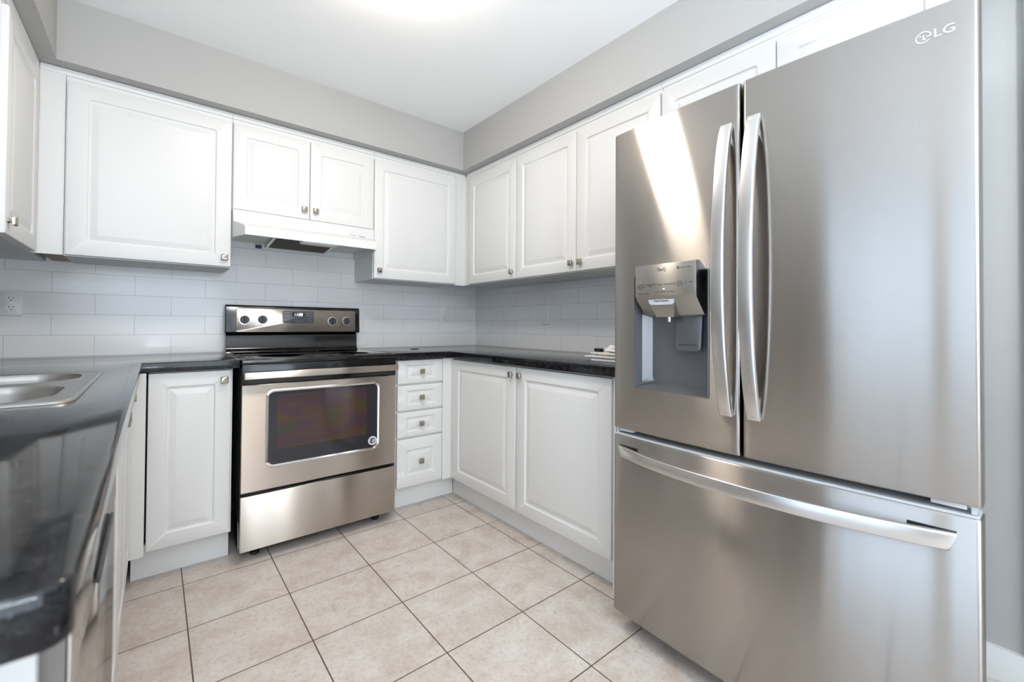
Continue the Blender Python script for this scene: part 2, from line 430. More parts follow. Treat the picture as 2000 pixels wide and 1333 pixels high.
# pendant bowl, unseen and added to wash the ceiling with bounce light
def fill_uplight(x, y, z):
    t = thing('fill_uplight_lamp', (x, y, ZC), 'unseen bowl uplight added behind the camera to wash the ceiling', 'pendant lamp')
    obj('ceiling_rose', MB().lathe((x, y, ZC), (0, 0, -1), [(0, 0), (0, .06), (.02, .055), (.025, .01), (.025, 0)]), M_trim, t)
    obj('stem', MB().cyl((x, y, ZC-.02), (x, y, z-.10), .006), M_nickel, t)
    pr = [(0, .0), (.004, .06), (.03, .13), (.07, .175), (.10, .19), (.10, .186), (.07, .170), (.03, .125), (.008, .055), (.008, 0)]
    obj('bowl', MB().lathe((x, y, z-.12), (0, 0, 1), pr), M_trim, t)
    l = bpy.data.lights.new('fill_uplight_source', 'AREA'); l.shape = 'DISK'; l.size = .30; l.energy = UPLIGHT_W; l.color = (.80, .905, 1.0)
    o = bpy.data.objects.new('fill_uplight_source', l); COL.objects.link(o); o.parent = t; o.location = (0, 0, z-.03-ZC); o.rotation_euler = (math.pi, 0, 0)
fill_uplight(-2.1, -4.3, .72)

# ------------------------------------------------------------------ wall cabinets
GW = 'white wall cabinets'
YC, XC, XG = -.308, -.312, -2.43        # carcass front planes
Fb, Fr, Fl = FACE['back'](YC), FACE['right'](XC), FACE['left'](XG)
ZTOP = 2.142
def scribe(a, c, side):
    mb = MB()
    pr = [(0, 0), (.006, 0), (.010, .006), (.010, .014), (.014, .018), (.014, .024), (0, .024)]
    if side == 'back': mb.prism([(YC-w, 2.1175+z) for w, z in pr], 'x', a, c)
    elif side == 'right': mb.prism([(XC-w, 2.1175+z) for w, z in pr], 'y', a, c)
    else: mb.prism([(XG+w, 2.1175+z) for w, z in pr], 'y', a, c)
    return mb
def carcass(x0, x1, y0, y1, z0): return MB().box(x0, x1, y0, y1, z0, ZTOP, .0008, 1)

t = thing('wall_cabinet', (-2.05, -.15, ZB), 'wide white wall cabinet with one large door, left of the range hood', 'cabinet', GW)
obj('body', carcass(-2.338, -1.738, YC, -.001, ZB-.004), M_under, t)
door(t, Fb, -2.333, -1.741, ZB, ZT, (-1.768, 1.404), fu=.066, fv=.06)
obj('filler_strip', MB().box(-2.4285, -2.339, YC-.004, YC+.014, ZB-.001, ZTOP), M_white, t)
obj('underside_batten', MB().box(-2.409, -2.339, YC+.018, -.005, ZB+.002, ZB+.012), M_raw, t, 'raw brown board in the corner')
obj('scribe_moulding', scribe(-2.413, -1.738, 'back'), M_white, t)

t = thing('wall_cabinet', (-1.37, -.15, 1.655), 'short white two-door wall cabinet directly above the range hood', 'cabinet', GW)
obj('body', carcass(-1.737, -.997, YC, -.001, 1.655), M_under, t)
door(t, Fb, -1.735, -1.3685, 1.657, ZT, (-1.397, 1.708))
door(t, Fb, -1.3655, -.999, 1.657, ZT, (-1.337, 1.708))
obj('scribe_moulding', scribe(-1.737, -.997, 'back'), M_white, t)

t = thing('wall_cabinet', (-.66, -.15, ZB), 'white single-door wall cabinet right of the range hood, in the corner', 'cabinet', GW)
obj('body', carcass(-.996, -.402, YC, -.001, ZB-.004), M_under, t)
door(t, Fb, -.993, -.405, ZB, ZT, (-.961, 1.409))
obj('filler_strip', MB().box(-.401, -.3125, YC-.003, YC+.015, ZB-.006, ZTOP), M_white, t)
obj('scribe_moulding', scribe(-.996, -.329, 'back'), M_white, t)

t = thing('wall_cabinet', (-.15, -.62, ZB), 'white single-door wall cabinet on the right wall, nearest the corner', 'cabinet', GW)
obj('body', carcass(XC, -.001, -.882, -.334, ZB-.004), M_under, t)
door(t, Fr, -.880, -.376, ZB, ZT, (-.852, 1.405))
obj('filler_strip', MB().box(XC-.004, XC+.012, -.374, -.3115, ZB-.004, ZTOP), M_white, t)
obj('scribe_moulding', scribe(-.882, -.340, 'right'), M_white, t)

t = thing('wall_cabinet', (-.15, -1.37, ZB), 'tall white two-door wall cabinet on the right wall beside the refrigerator', 'cabinet', GW)
obj('body', carcass(XC, -.001, -1.850, -.8835, ZB-.004), M_under, t)
door(t, Fr, -1.366, -.886, ZB, ZT, (-1.338, 1.405))
door(t, Fr, -1.847, -1.370, ZB, ZT, (-1.399, 1.405))
obj('scribe_moulding', scribe(-1.850, -.8835, 'right'), M_white, t)

t = thing('wall_cabinet', (-.15, -2.3, 1.83), 'short white two-door wall cabinet above the refrigerator', 'cabinet', GW)
obj('body', carcass(XC, -.001, -2.760, -1.8515, 1.83), M_under, t)
door(t, Fr, -2.296, -1.854, 1.835, ZT, None)
door(t, Fr, -2.738, -2.299, 1.835, ZT, None)
obj('filler_strip', MB().box(XC-.018, XC-.0005, -2.760, -2.741, 1.83, ZTOP), M_white, t)
obj('scribe_moulding', scribe(-2.760, -1.8515, 'right'), M_white, t)

t = thing('wall_cabinet', (-2.58, -.56, ZB), 'white wall cabinet on the left wall, cut off by the picture edge', 'cabinet', GW)
obj('body', carcass(XL+.001, XG, -.812, -.001, ZB-.004), M_under, t)
obj('filler_strip', MB().box(XG, XG+.014, -.346, -.3125, ZB-.004, ZTOP), M_white, t)
door(t, Fl, -.810, -.348, ZB, ZT, (-.778, 1.405))
obj('end_panel', MB().box(XL+.001, XG+.001, -.816, -.8125, ZB-.004, ZTOP), M_white, t)
obj('scribe_moulding', scribe(-.816, -.345, 'left'), M_white, t)

# ------------------------------------------------------------------ base cabinets
GB = 'white base cabinets'
YB, XB, XK = -.591, -.591, -2.122
Bb, Br, Bl = FACE['back'](YB), FACE['right'](XB), FACE['left'](XK)
KZ = .138                                 # top of toe kick
t = thing('base_cabinet', (-1.9, -.3, 0), 'narrow white single-door base cabinet left of the stove', 'cabinet', GB)
obj('body', MB().box(-2.050, -1.757, YB, -.001, KZ, .872), M_under, t)
obj('toe_kick', MB().box(-2.10, -1.755, -.508, -.490, 0.0, KZ), M_kick, t)
door(t, Bb, -2.052, -1.764, .146, .868, (-1.791, .825))

t = thing('drawer_cabinet', (-.80, -.3, 0), 'narrow white base cabinet with a stack of four drawers, right of the stove', 'cabinet', GB)
obj('body', MB().box(-.968, -.60, YB, -.001, KZ, .872), M_under, t)
obj('toe_kick', MB().box(-.968, -.531, -.508, -.490, 0.0, KZ), M_kick, t)
obj('filler_strip', MB().box(-.668, -.6085, YB-.016, YB-.0005, KZ, .872), M_white, t)
for v0, v1, fv in ((.736, .871, .030), (.583, .726, .032), (.430, .573, .032), (.148, .420, .066)):
    d = door(t, Bb, -.964, -.671, v0, v1, (-.8145, (v0+v1)/2), name='drawer', fu=.062, fv=fv, slope=.016)
    vm = (v0+v1)/2-.006 if fv < .05 else v0+.075
    la = MB()
    for cu in (-.952, -.930):
        la.loops([[Bb(u, v, .019+w) for u, v in rrect(cu-r_, cu+r_, vm-.017*k, vm+.017*k, .006, 4)] for r_, k, w in ((.009, 1, 0), (.009, 1, .002), (.007, .85, .003))])
    la.box(-.950, -.932, YB-.0225, YB-.019, vm-.004, vm+.004, .0008, 1)
    obj('safety_latch', la, M_clear, d, 'clear plastic child safety latch')

t = thing('base_cabinet', (-.3, -1.2, 0), 'white two-door base cabinet under the right counter, beside the refrigerator', 'cabinet', GB)
obj('body', MB().box(XB, -.001, -1.815, -.6205, KZ, .872), M_under, t)
obj('toe_kick', MB().box(-.528, -.510, -1.86, -.5085, 0, KZ), M_kick, t)
obj('filler_strip', MB().box(XB-.0165, XB-.0005, -.6225, -.592, KZ, .872), M_white, t)
door(t, Br, -1.2145, -.624, .140, .865, (-1.188, .824), fu=.066)
door(t, Br, -1.806, -1.2225, .140, .865, (-1.253, .824), fu=.066)
obj('end_panel', MB().box(XB-.018, -.001, -1.828, -1.8155, 0.0, .872), M_white, t)

t = thing('base_cabinet', (-2.4, -.76, 0), 'white corner base cabinet under the left counter, farthest along the sink run', 'cabinet', GB)
obj('body', MB().box(XL+.001, XK, -.922, -.001, KZ, .872), M_under, t)
obj('toe_kick', MB().box(-2.20, -2.182, -.922, -.491, 0, KZ), M_kick, t)
obj('filler_strip', MB().box(XK+.0005, -2.058, -.628, -.592, KZ, .872), M_white, t)
door(t, Bl, -.920, -.640, .140, .868, (-.886, .812))

t = thing('base_cabinet', (-2.4, -1.3, 0), 'white two-door base cabinet under the sink, before the dishwasher', 'cabinet', GB)
sb = MB().box(XL+.001, XL+.019, -1.7235, -.9235, KZ, .872).box(XL+.019, XK, -.9415, -.9235, KZ, .872).box(XL+.019, XK, -1.7235, -1.7055, KZ, .872)
sb.box(XL+.019, XK, -1.7055, -.9415, KZ, KZ+.018).box(XK-.018, XK, -1.7055, -.9415, .74, .872)
obj('body', sb, M_under, t)
obj('toe_kick', MB().box(-2.20, -2.182, -1.7235, -.9235, 0, KZ), M_kick, t)
door(t, Bl, -1.322, -.925, .140, .868, (-1.292, .812))
door(t, Bl, -1.721, -1.325, .140, .868, (-1.356, .812))

tag(obj('end_panel', MB().box(XL+.001, -2.111, -2.329, -2.313, 0, .8735, .001, 1), M_white),
    'plain white end panel closing the near end of the peninsula', 'panel')

# ------------------------------------------------------------------ dishwasher at the near end of the peninsula
t = thing('dishwasher', (-2.42, -2.0, 0), 'stainless built-in dishwasher at the near end of the peninsula', 'dishwasher')
obj('body', MB().box(XL+.05, -2.150, -2.306, -1.729, .10, .868), M_charcoal, t)
dd = obj('door', MB().box(-2.1495, -2.0965, -2.308, -1.727, .115, .722, .002), M_charcoal, t, 'dark door edge')
obj('fascia', MB().box(-2.0963, -2.0915, -2.309, -1.726, .113, .7225, .0015), M_dw, dd, 'stainless door front')
cp_ = obj('control_panel', MB().box(-2.1495, -2.0945, -2.3095, -1.7255, .730, .868, .002), M_dwside, t, 'grey plastic control panel')
obj('fascia', MB().box(-2.0943, -2.0905, -2.3095, -1.7255, .730, .868, .0015), M_dw, cp_, 'stainless control panel front')
obj('handle', MB().box(-2.0903, -2.0855, -2.10, -1.86, .731, .744, .002), M_charcoal, cp_, 'dark pocket handle')
obj('toe_kick', MB().box(-2.22, -2.20, -2.306, -1.729, 0, .10), M_matteblack, t)

# ------------------------------------------------------------------ countertops
def slab(xs, ys, keep, z0, z1, bev_pts=(), bev=.004):
    b = bmesh.new(); V = {}
    def vert(i, j, z):
        k = (i, j, z)
        if k not in V: V[k] = b.verts.new((xs[i], ys[j], z))
        return V[k]
    nx, ny = len(xs)-1, len(ys)-1
    K = lambda i, j: 0 <= i < nx and 0 <= j < ny and keep((xs[i]+xs[i+1])/2, (ys[j]+ys[j+1])/2)
    for i in range(nx):
        for j in range(ny):
            if not K(i, j): continue
            b.faces.new((vert(i, j, z1), vert(i+1, j, z1), vert(i+1, j+1, z1), vert(i, j+1, z1)))
            b.faces.new((vert(i, j, z0), vert(i, j+1, z0), vert(i+1, j+1, z0), vert(i+1, j, z0)))
            for di, dj, e in ((-1, 0, ((i, j), (i, j+1))), (1, 0, ((i+1, j), (i+1, j+1))), (0, -1, ((i, j), (i+1, j))), (0, 1, ((i, j+1), (i+1, j+1)))):
                if not K(i+di, j+dj):
                    (a, c), (d, f) = e
                    b.faces.new((vert(a, c, z0), vert(d, f, z0), vert(d, f, z1), vert(a, c, z1)))
    bmesh.ops.recalc_face_normals(b, faces=b.faces[:])
    for px, py, r_ in bev_pts:
        es = [e for e in b.edges if all(abs(v.co.x-px) < 1e-5 and abs(v.co.y-py) < 1e-5 for v in e.verts)]
        bmesh.ops.bevel(b, geom=es, offset=r_, segments=5, affect='EDGES', profile=0.5)
    es = [e for e in b.edges if len(e.link_faces) == 2 and e.calc_face_angle(0) > R(60) and abs(e.verts[0].co.z-e.verts[1].co.z) < 1e-6]
    bmesh.ops.bevel(b, geom=es, offset=bev, segments=3, affect='EDGES', profile=0.5)
    return b
HX0, HX1, HY0, HY1 = -2.660, -2.176, -1.652, -.985      # hole for the sink
ys = [-2.502, HY0, HY1, -.632, 0.0]; xs = [XL+.0005, HX0, HX1, -2.0715, -1.7355]
keep = lambda x, y: (x < -2.0715 or y > -.632) and not (HX0 < x < HX1 and HY0 < y < HY1)
tag(obj('countertop', slab(xs, ys, keep, .8745, CT, [(-2.0715, -2.502, .016)]), M_granite),
    'polished black granite countertop of the peninsula holding the sink', 'countertop')
xs = [-.984, -.632, -.0005]; ys = [-1.90, -.632, -.0005]
tag(obj('countertop', slab(xs, ys, lambda x, y: x > -.632 or y > -.632, .8745, CT), M_granite),
    'polished black granite countertop between the stove and the refrigerator', 'countertop')

# ------------------------------------------------------------------ sink
def sink():
    t = thing('sink', (-2.42, -1.32, CT), 'stainless steel double-bowl sink set into the left black countertop', 'sink')
    u0, u1, v0, v1 = -2.69, -2.160, -1.668, -.972
    bowls = [(-2.630, -2.199, -1.258, -.996, .105), (-2.630, -2.199, -1.634, -1.322, .105)]
    b = bmesh.new(); edges = []
    def ring(pts, z):
        V = [b.verts.new((x, y, z)) for x, y in pts]
        return V, [b.edges.new((V[i], V[(i+1) % len(V)])) for i in range(len(V))]
    z1 = CT+.006
    Vo, Eo = ring(rrect(u0+.012, u1-.012, v0+.012, v1-.012, .03, 6), z1-.0015); edges += Eo
    holes = []
    for a0, a1, c0, c1, r_ in bowls:
        Vh, Eh = ring(rrect(a0, a1, c0, c1, r_, 8), z1-.0015); edges += Eh; holes.append(Vh)
    bmesh.ops.triangle_fill(b, use_beauty=True, use_dissolve=False, edges=edges)
    mb = MB(); 
    # outer rolled edge
    prev = Vo
    for ins, z, r_ in ((.006, z1, .034), (.002, z1-.002, .036), (0, CT+.0005, .038)):
        V = [b.verts.new((x, y, z)) for x, y in rrect(u0+ins, u1-ins, v0+ins, v1-ins, r_, 6)]
        for i in range(len(V)): b.faces.new((prev[i], prev[(i+1) % len(V)], V[(i+1) % len(V)], V[i]))
        prev = V
    bmesh.ops.recalc_face_normals(b, faces=b.faces[:])
    if sum(f.normal.z for f in b.faces) < 0: bmesh.ops.reverse_faces(b, faces=b.faces[:])
    mb.merge(b)
    obj('rim', mb, M_sink, t)
    for a0, a1, c0, c1, r_ in bowls:
        b = bmesh.new(); prev = None
        for ins, z in ((0, z1-.0015), (.003, z1-.005), (.005, z1-.02), (.014, CT-.13), (.022, CT-.160), (.045, CT-.178), (.10, CT-.182)):
            V = [b.verts.new((x, y, z)) for x, y in rrect(a0+ins, a1-ins, c0+ins, c1-ins, max(r_-ins*.6, .02), 8)]
            if prev:
                for i in range(len(V)): b.faces.new((prev[i], V[i], V[(i+1) % len(V)], prev[(i+1) % len(V)]))
            prev = V
        b.faces.new(prev)
        bmesh.ops.recalc_face_normals(b, faces=b.faces[:])
        f = max(b.faces, key=lambda q: len(q.verts))
        if f.normal.z < 0: bmesh.ops.reverse_faces(b, faces=b.faces[:])
        bw = obj('bowl', MB().merge(b), M_sink, t)
        cx, cy = (a0+a1)/2, (c0+c1)/2
        obj('drain', MB().lathe((cx, cy, CT-.182), (0, 0, 1), [(0.0005, 0), (.0005, .045), (.003, .043), (.003, .030), (.001, .028), (.001, 0)]), M_chrome, bw)
sink()

# ------------------------------------------------------------------ stove
def stove():
    t = thing('stove', (-1.36, -.33, 0), 'freestanding stainless and black electric stove between the base cabinets', 'stove')
    x0, x1 = -1.729, -.9925; YF = -.650
    obj('body', MB().box(x0, x1, -.622, -.02, .045, .900, .003), M_black, t)
    # cooktop with raised frame
    ck = MB().box(x0-.002, x1+.002, -.652, -.075, .890, .9135, .005, 3)
    cook = obj('cooktop', ck, M_black, t)
    obj('glass', MB().box(x0+.018, x1-.018, -.628, -.09, .9138, .9165, .001), M_glassblack, cook)
    for cx, cy, r_ in ((-1.54, -.50, .105), (-1.18, -.50, .085), (-1.54, -.22, .080), (-1.18, -.22, .105)):
        rg = MB().lathe((cx, cy, .91655), (0, 0, 1), [(0, r_-.002), (0.0002, r_-.002), (.0002, r_), (0, r_)], 48)
        obj('burner_ring', rg, M_charcoal, cook)
    obj('front_band', MB().box(x0+.001, x1-.001, -.6495, -.6225, .800, .8895, .003), M_black, t)
    # door
    DZ0, DZ1 = .314, .797
    def stainless(z0, z1, hole=None):
        mb = MB()
        if not hole: return mb.box(x0, x1, YF, -.6235, z0, z1, .003)
        F = lambda u, v, w: Vector((u, -.6235-w, v)); tk = -.6235-YF
        hu0, hu1, hv0, hv1, r_ = hole; n = 6
        o = rrect(x0, x1, z0, z1, .003, n); o2 = rrect(x0+.003, x1-.003, z0+.003, z1-.003, .003, n); h = rrect(hu0, hu1, hv0, hv1, r_, n)
        mb.loops([[F(u, v, 0) for u, v in h], [F(u, v, 0) for u, v in o], [F(u, v, tk-.003) for u, v in o], [F(u, v, tk) for u, v in o2], [F(u, v, tk) for u, v in h], [F(u, v, 0) for u, v in h]], False, False)
        return mb
    W_ = (-1.632, -1.087, .412, .770, .035)
    dp = obj('oven_door', stainless(DZ0, DZ1, W_), M_range, t)
    F = lambda u, v, w: Vector((u, YF-w, v))
    def ringf(a, r_, w): return [F(u, v, w) for u, v in rrect(W_[0]+a, W_[1]-a, W_[2]+a, W_[3]-a, r_, 6)]
    obj('window_trim', MB().loops([ringf(0, .035, -.012), ringf(-.001, .036, .002), ringf(.004, .033, .004), ringf(.011, .027, .002), ringf(.012, .026, -.006), ringf(0, .035, -.012)], False, False), M_chrome, dp, 'bright chrome window surround')
    gi = (-1.583, -1.156, .492, .742)
    gl = MB()
    gl.loops([[F(u, v, w) for u, v in rrect(W_[0]+.010, W_[1]-.010, W_[2]+.010, W_[3]-.010, .027, 6)] for w in (-.010, -.004)])
    glass = obj('window_glass', gl, M_ovenframe, dp)
    obj('inner_window', MB().loops([[F(u, v, w) for u, v in rrect(*gi, .004, 3)] for w in (-.0039, -.0034)]), M_ovenwin, glass)
    # round flag sticker
    st = MB(); cx, cz, r_ = -1.122, .456, .0235
    st.lathe((cx, YF+.0038, cz), (0, -1, 0), [(0, 0), (0, r_), (.0006, r_), (.0006, 0)], 40)
    sk = obj('sticker', st, M_plate, glass, 'round white flag sticker')
    inner = MB().lathe((cx, YF+.0031, cz), (0, -1, 0), [(0, 0), (0, .0155), (.0003, .0155), (.0003, 0)], 32)
    obj('sticker_disc', inner, mat('navy_print', (0.02, 0.022, 0.06), .5), sk)
    sp = MB()
    for k, (dx, hh) in enumerate(((.001, .010), (.0055, .0105), (.010, .008))):
        sp.prism([(cx+dx-.004, cz-hh), (cx+dx-.0018, cz-hh), (cx+dx+.0028, cz+hh*.75), (cx+dx+.0006, cz+hh*.85)], 'y', YF+.0028, YF+.0024)
    for dx, dz in ((-.010, .001), (-.007, .006), (-.0065, -.004), (-.0035, .0095)):
        sp.box(cx+dx-.0012, cx+dx+.0012, YF+.0024, YF+.0028, cz+dz-.0012, cz+dz+.0012)
    obj('sticker_stripes', sp, M_paper, sk)
    rt_ = MB()
    for k in range(22):
        a = R(150-k*15.5); tb = text_mesh('MADE IN AMERICA ASSEMBLED'.replace(' ', '')[k], .0055)
        ca, sa = math.cos(a), math.sin(a); rr = .0195
        rt_.merge(tb, lambda c, ca=ca, sa=sa: Vector((cx+rr*ca+c.x*sa+c.y*ca, YF+.0030-c.z, cz+rr*sa-c.x*ca+c.y*sa)))
    obj('sticker_lettering', rt_, M_ink, sk)
    # handle: wide flat stainless bar on two stand-offs
    hb = MB().box(x0+.004, x1-.003, -.690, -.676, .826, .858, .004)
    hd = obj('handle', hb, M_range, dp)
    for mx_ in (x0+.05, x1-.05): obj('mount', MB().box(mx_-.02, mx_+.02, -.677, -.648, .830, .850), M_matteblack, hd)
    obj('drawer', MB().box(x0, x1, YF, -.6235, .052, .298, .003), M_range, t)
    ft = lambda cx, cy: MB().cyl((cx, cy, 0), (cx, cy, .012), .020, .020).cyl((cx, cy, .012), (cx, cy, .047), .011)
    for cx in (-1.655, -1.07):
        for cy in (-.565, -.10): obj('foot', ft(cx, cy), M_rubber, t)
    # backguard
    lo = [(-.024, .905), (-.074, .905), (-.070, .918), (-.060, .925), (-.052, .940), (-.049, 1.000), (-.046, 1.012), (-.036, 1.020), (-.024, 1.020)]
    obj('lower_backguard', MB().prism(lo, 'x', x0+.002, x1-.002, .0015, 1), M_black, t)
    up_ = [(-.022, 1.0205), (-.066, 1.0205), (-.071, 1.026), (-.064, 1.172), (-.056, 1.180), (-.022, 1.180)]
    bg = obj('backguard', MB().prism(up_, 'x', x0-.003, x1+.010, .004, 3), M_black, t)
    a = math.atan2(.007, .146)
    def P(u, v, w):               # on the sloped control face; v is height along z from 1.026
        return Vector((u, -.071+(v-1.026)*.007/.146-w, v))
    cp = obj('control_panel', MB().loops([[P(u, v, w) for u, v in rrect(-1.682+i_, -1.012-i_, 1.028+i_, 1.161-i_, .008, 4)] for i_, w in ((0, 0), (0, .0015), (.0015, .0025))]), M_range, bg, 'stainless control fascia')
    F2 = lambda u, v, w: P(u, v, w+.0025)
    for u, v in ((-1.640, 1.097), (-1.551, 1.099), (-1.158, 1.094), (-1.068, 1.096)):
        kb = MB(); C = lambda r_, w: [F2(u+r_*math.cos(2*math.pi*i/28), v+r_*math.sin(2*math.pi*i/28), w) for i in range(28)]
        kb.loops([C(.023, .0008), C(.0225, .010), C(.020, .013)])
        kb.loops([[F2(u+p, v+q, w) for p, q in rrect(-.005+i_, .005-i_, -.021, .021+i_*0, .003, 3)] for i_, w in ((0, .0125), (.0005, .022), (.002, .024))])
        k = obj('control_knob', kb, M_charcoal, bg)
        sk2 = MB().loops([C(.0285, 0), C(.0285, .0006), C(.024, .0008)], True, True)
        obj('skirt', sk2, M_handle, k)
        for w_, sz, dv in (('Off', .009, .036), ('Lo', .007, -.037)):
            tk = MB(); add_text(tk, w_, sz, lambda c, dv=dv: F2(u+c.x, v+dv+c.y, .0002+c.z)); obj('knob_lettering', tk, M_palegrey, k)
    for u in (-1.596, -1.112):
        dot = MB().loops([[F2(u+.0025*math.cos(2*math.pi*i/12), 1.057+.0025*math.sin(2*math.pi*i/12), w) for i in range(12)] for w in (0, .0005)])
        obj('indicator_dot', dot, M_ink, cp)
    ds = obj('display_panel', MB().loops([[F2(u, v, w) for u, v in rrect(-1.446+i_, -1.268-i_, 1.080+i_, 1.1535-i_, .008, 4)] for i_, w in ((0, 0), (0, .001), (.001, .0015))]), mat('dark_grey_keypad', (0.075, 0.078, 0.088), .35), bg)
    obj('clock_window', MB().loops([[F2(u, v, w) for u, v in rrect(-1.393, -1.322, 1.119, 1.1435, .002, 2)] for w in (.0014, .0018)]), mat('clock_black', (0.006, 0.008, 0.025), .15), ds)
    # seven-segment clock digits
    SEG = {'1': 'bc', '2': 'abged', '6': 'acdefg'}
    dg = MB()
    def digit(ch, ox, oz, w=.0078, h=.0145, th=.0021):
        sl = .0022
        segs = {'a': (0, h, w, h), 'g': (0, h/2, w, h/2), 'd': (0, 0, w, 0), 'f': (0, h/2, 0, h), 'b': (w, h/2, w, h), 'e': (0, 0, 0, h/2), 'c': (w, 0, w, h/2)}
        for s_ in SEG[ch]:
            a0, b0, a1, b1 = segs[s_]
            if b0 == b1: q = [(a0-th/2, b0-th/2), (a1+th/2, b0-th/2), (a1+th/2, b0+th/2), (a0-th/2, b0+th/2)]
            else: q = [(a0-th/2, b0), (a0+th/2, b0), (a0+th/2, b1), (a0-th/2, b1)]
            dg.loops([[F2(ox+p+sl*q_/h, oz+q_, w_) for p, q_ in q] for w_ in (.0018, .0022)])
    for ch, ox in (('1', -1.3860), ('1', -1.3745), ('2', -1.3570), ('6', -1.3440)): digit(ch, ox, 1.1240)
    for dz in (.0045, .0100): dg.loops([[F2(-1.3615+p, 1.124+dz+q, w_) for p, q in rrect(-.001, .001, -.001, .001, .0003, 1)] for w_ in (.0018, .0022)])
    obj('clock_digits', dg, M_clock, ds, 'lit pale blue time reading 11:26')
    kt = MB()
    for s_, u, v in (('BAKE', -1.433, 1.140), ('BROIL', -1.414, 1.140), ('KEEP', -1.433, 1.122), ('WARM', -1.414, 1.122), ('CLEAN', -1.433, 1.098), ('TIMER', -1.305, 1.140), ('CLOCK', -1.284, 1.140), ('COOK', -1.305, 1.126), ('TIME', -1.284, 1.126), ('DELAY', -1.290, 1.110), ('START', -1.290, 1.092), ('OFF', -1.372, 1.092), ('SET', -1.358, 1.092), ('LIGHT', -1.340, 1.092)):
        add_text(kt, s_, .0052, lambda c, u=u, v=v: F2(u+c.x, v+c.y, .0016+c.z))
    obj('keypad_lettering', kt, M_palegrey, ds)
    lg = MB(); add_text(lg, 'Whirlpool', .014, lambda c: F2(-1.353+c.x, 1.0585+c.y, .0002+c.z), width=.050, shear=.28)
    obj('brand_lettering', lg, M_ink, cp)
stove()

# ------------------------------------------------------------------ range hood
def hood():
    t = thing('range_hood', (-1.366, -.2, 1.51), 'white under-cabinet range hood above the stove', 'range hood')
    xa, xb, ya = -1.7355, -.9985, -.330
    fa, fb, yf = -1.697, -1.030, -.448        # front lip
    mb = MB()
    # shell skinned between outline sections: plan is full width at the back and narrows to the lip
    def sec(yb, xl, xr, z, yfr, fl, fr): return [Vector((xl, yb, z)), Vector((xr, yb, z)), Vector((xr, ya, z)), Vector((fr, yfr, z)), Vector((fl, yfr, z)), Vector((xl, ya, z))]
    outer = [sec(-.002, xa, xb, 1.653, ya-.004, xa+.001, xb-.001), sec(-.002, xa, xb, 1.592, ya-.012, xa+.003, xb-.003), sec(-.002, xa, xb, 1.576, -.395, xa+.018, xb-.018),
             sec(-.002, xa, xb, 1.562, -.436, fa-.004, fb+.004), sec(-.002, xa, xb, 1.548, yf, fa, fb), sec(-.002, xa, xb, 1.512, yf-.004, fa, fb)]
    g = .012
    inner = [sec(-.012, xa+g, xb-g, 1.512, yf+g-.004, fa+g, fb-g), sec(-.014, xa+g, xb-g, 1.545, yf+g+.02, fa+g, fb-g)]
    sh = MB().loops(outer+inner)
    obj('body', sh, M_hood, t)
    obj('inner_pan', MB().box(xa+.03, xb-.03, -.40, -.03, 1.541, 1.5445), M_hoodin, t)
    # slide switches and the groove above them
    pl = MB().prism([(-.3445, 1.585), (-.3465, 1.585), (-.340, 1.640), (-.338, 1.640)], 'x', -1.46, -1.10)
    obj('grille_plate', pl, M_hood, t)
    ms = mat('pale_switch_plastic', (.70, .70, .69), .4)
    for cx in (-1.130, -1.075): obj('slide_switch', MB().box(cx-.017, cx+.017, -.352, -.343, 1.600, 1.612, .002), ms, t)
    ts = MB()
    for i, cx in enumerate((-1.130, -1.075)): add_text(ts, ('LIGHT', 'FAN')[i], .007, FY(cx, -.3465, 1.619))
    obj('switch_lettering', ts, M_palegrey, t)
    # grease filter and lamp lens hanging in the pan
    fl = MB().prism([(-.335, 1.538), (-.085, 1.516), (-.085, 1.522), (-.335, 1.5405)], 'x', -1.530, -1.225)
    obj('filter', fl, M_filter, t, 'brown greasy mesh filter')
    for a_, c_ in ((-1.545, -1.5305), (-1.2245, -1.210)):
        fr = MB().prism([(-.345, 1.540), (-.075, 1.512), (-.075, 1.522), (-.345, 1.541)], 'x', a_, c_)
        obj('filter_frame', fr, M_handle, t)
    obj('lamp_lens', MB().box(-1.43, -1.24, -.43, -.36, 1.508, 1.540, .006), M_plate, t)
    obj('sticker', MB().box(-1.585, -1.552, -.0285, -.0275, 1.5135, 1.5345), mat('navy_sticker', (.012, .016, .06), .4), t, 'small navy square sticker')
    lb = MB().prism([(xa+.0125, -.30), (xa+.0135, -.30), (xa+.0135, -.20), (xa+.0125, -.20)], 'z', 1.515, 1.538)
    obj('rating_label', lb, M_palegrey, t)
hood()

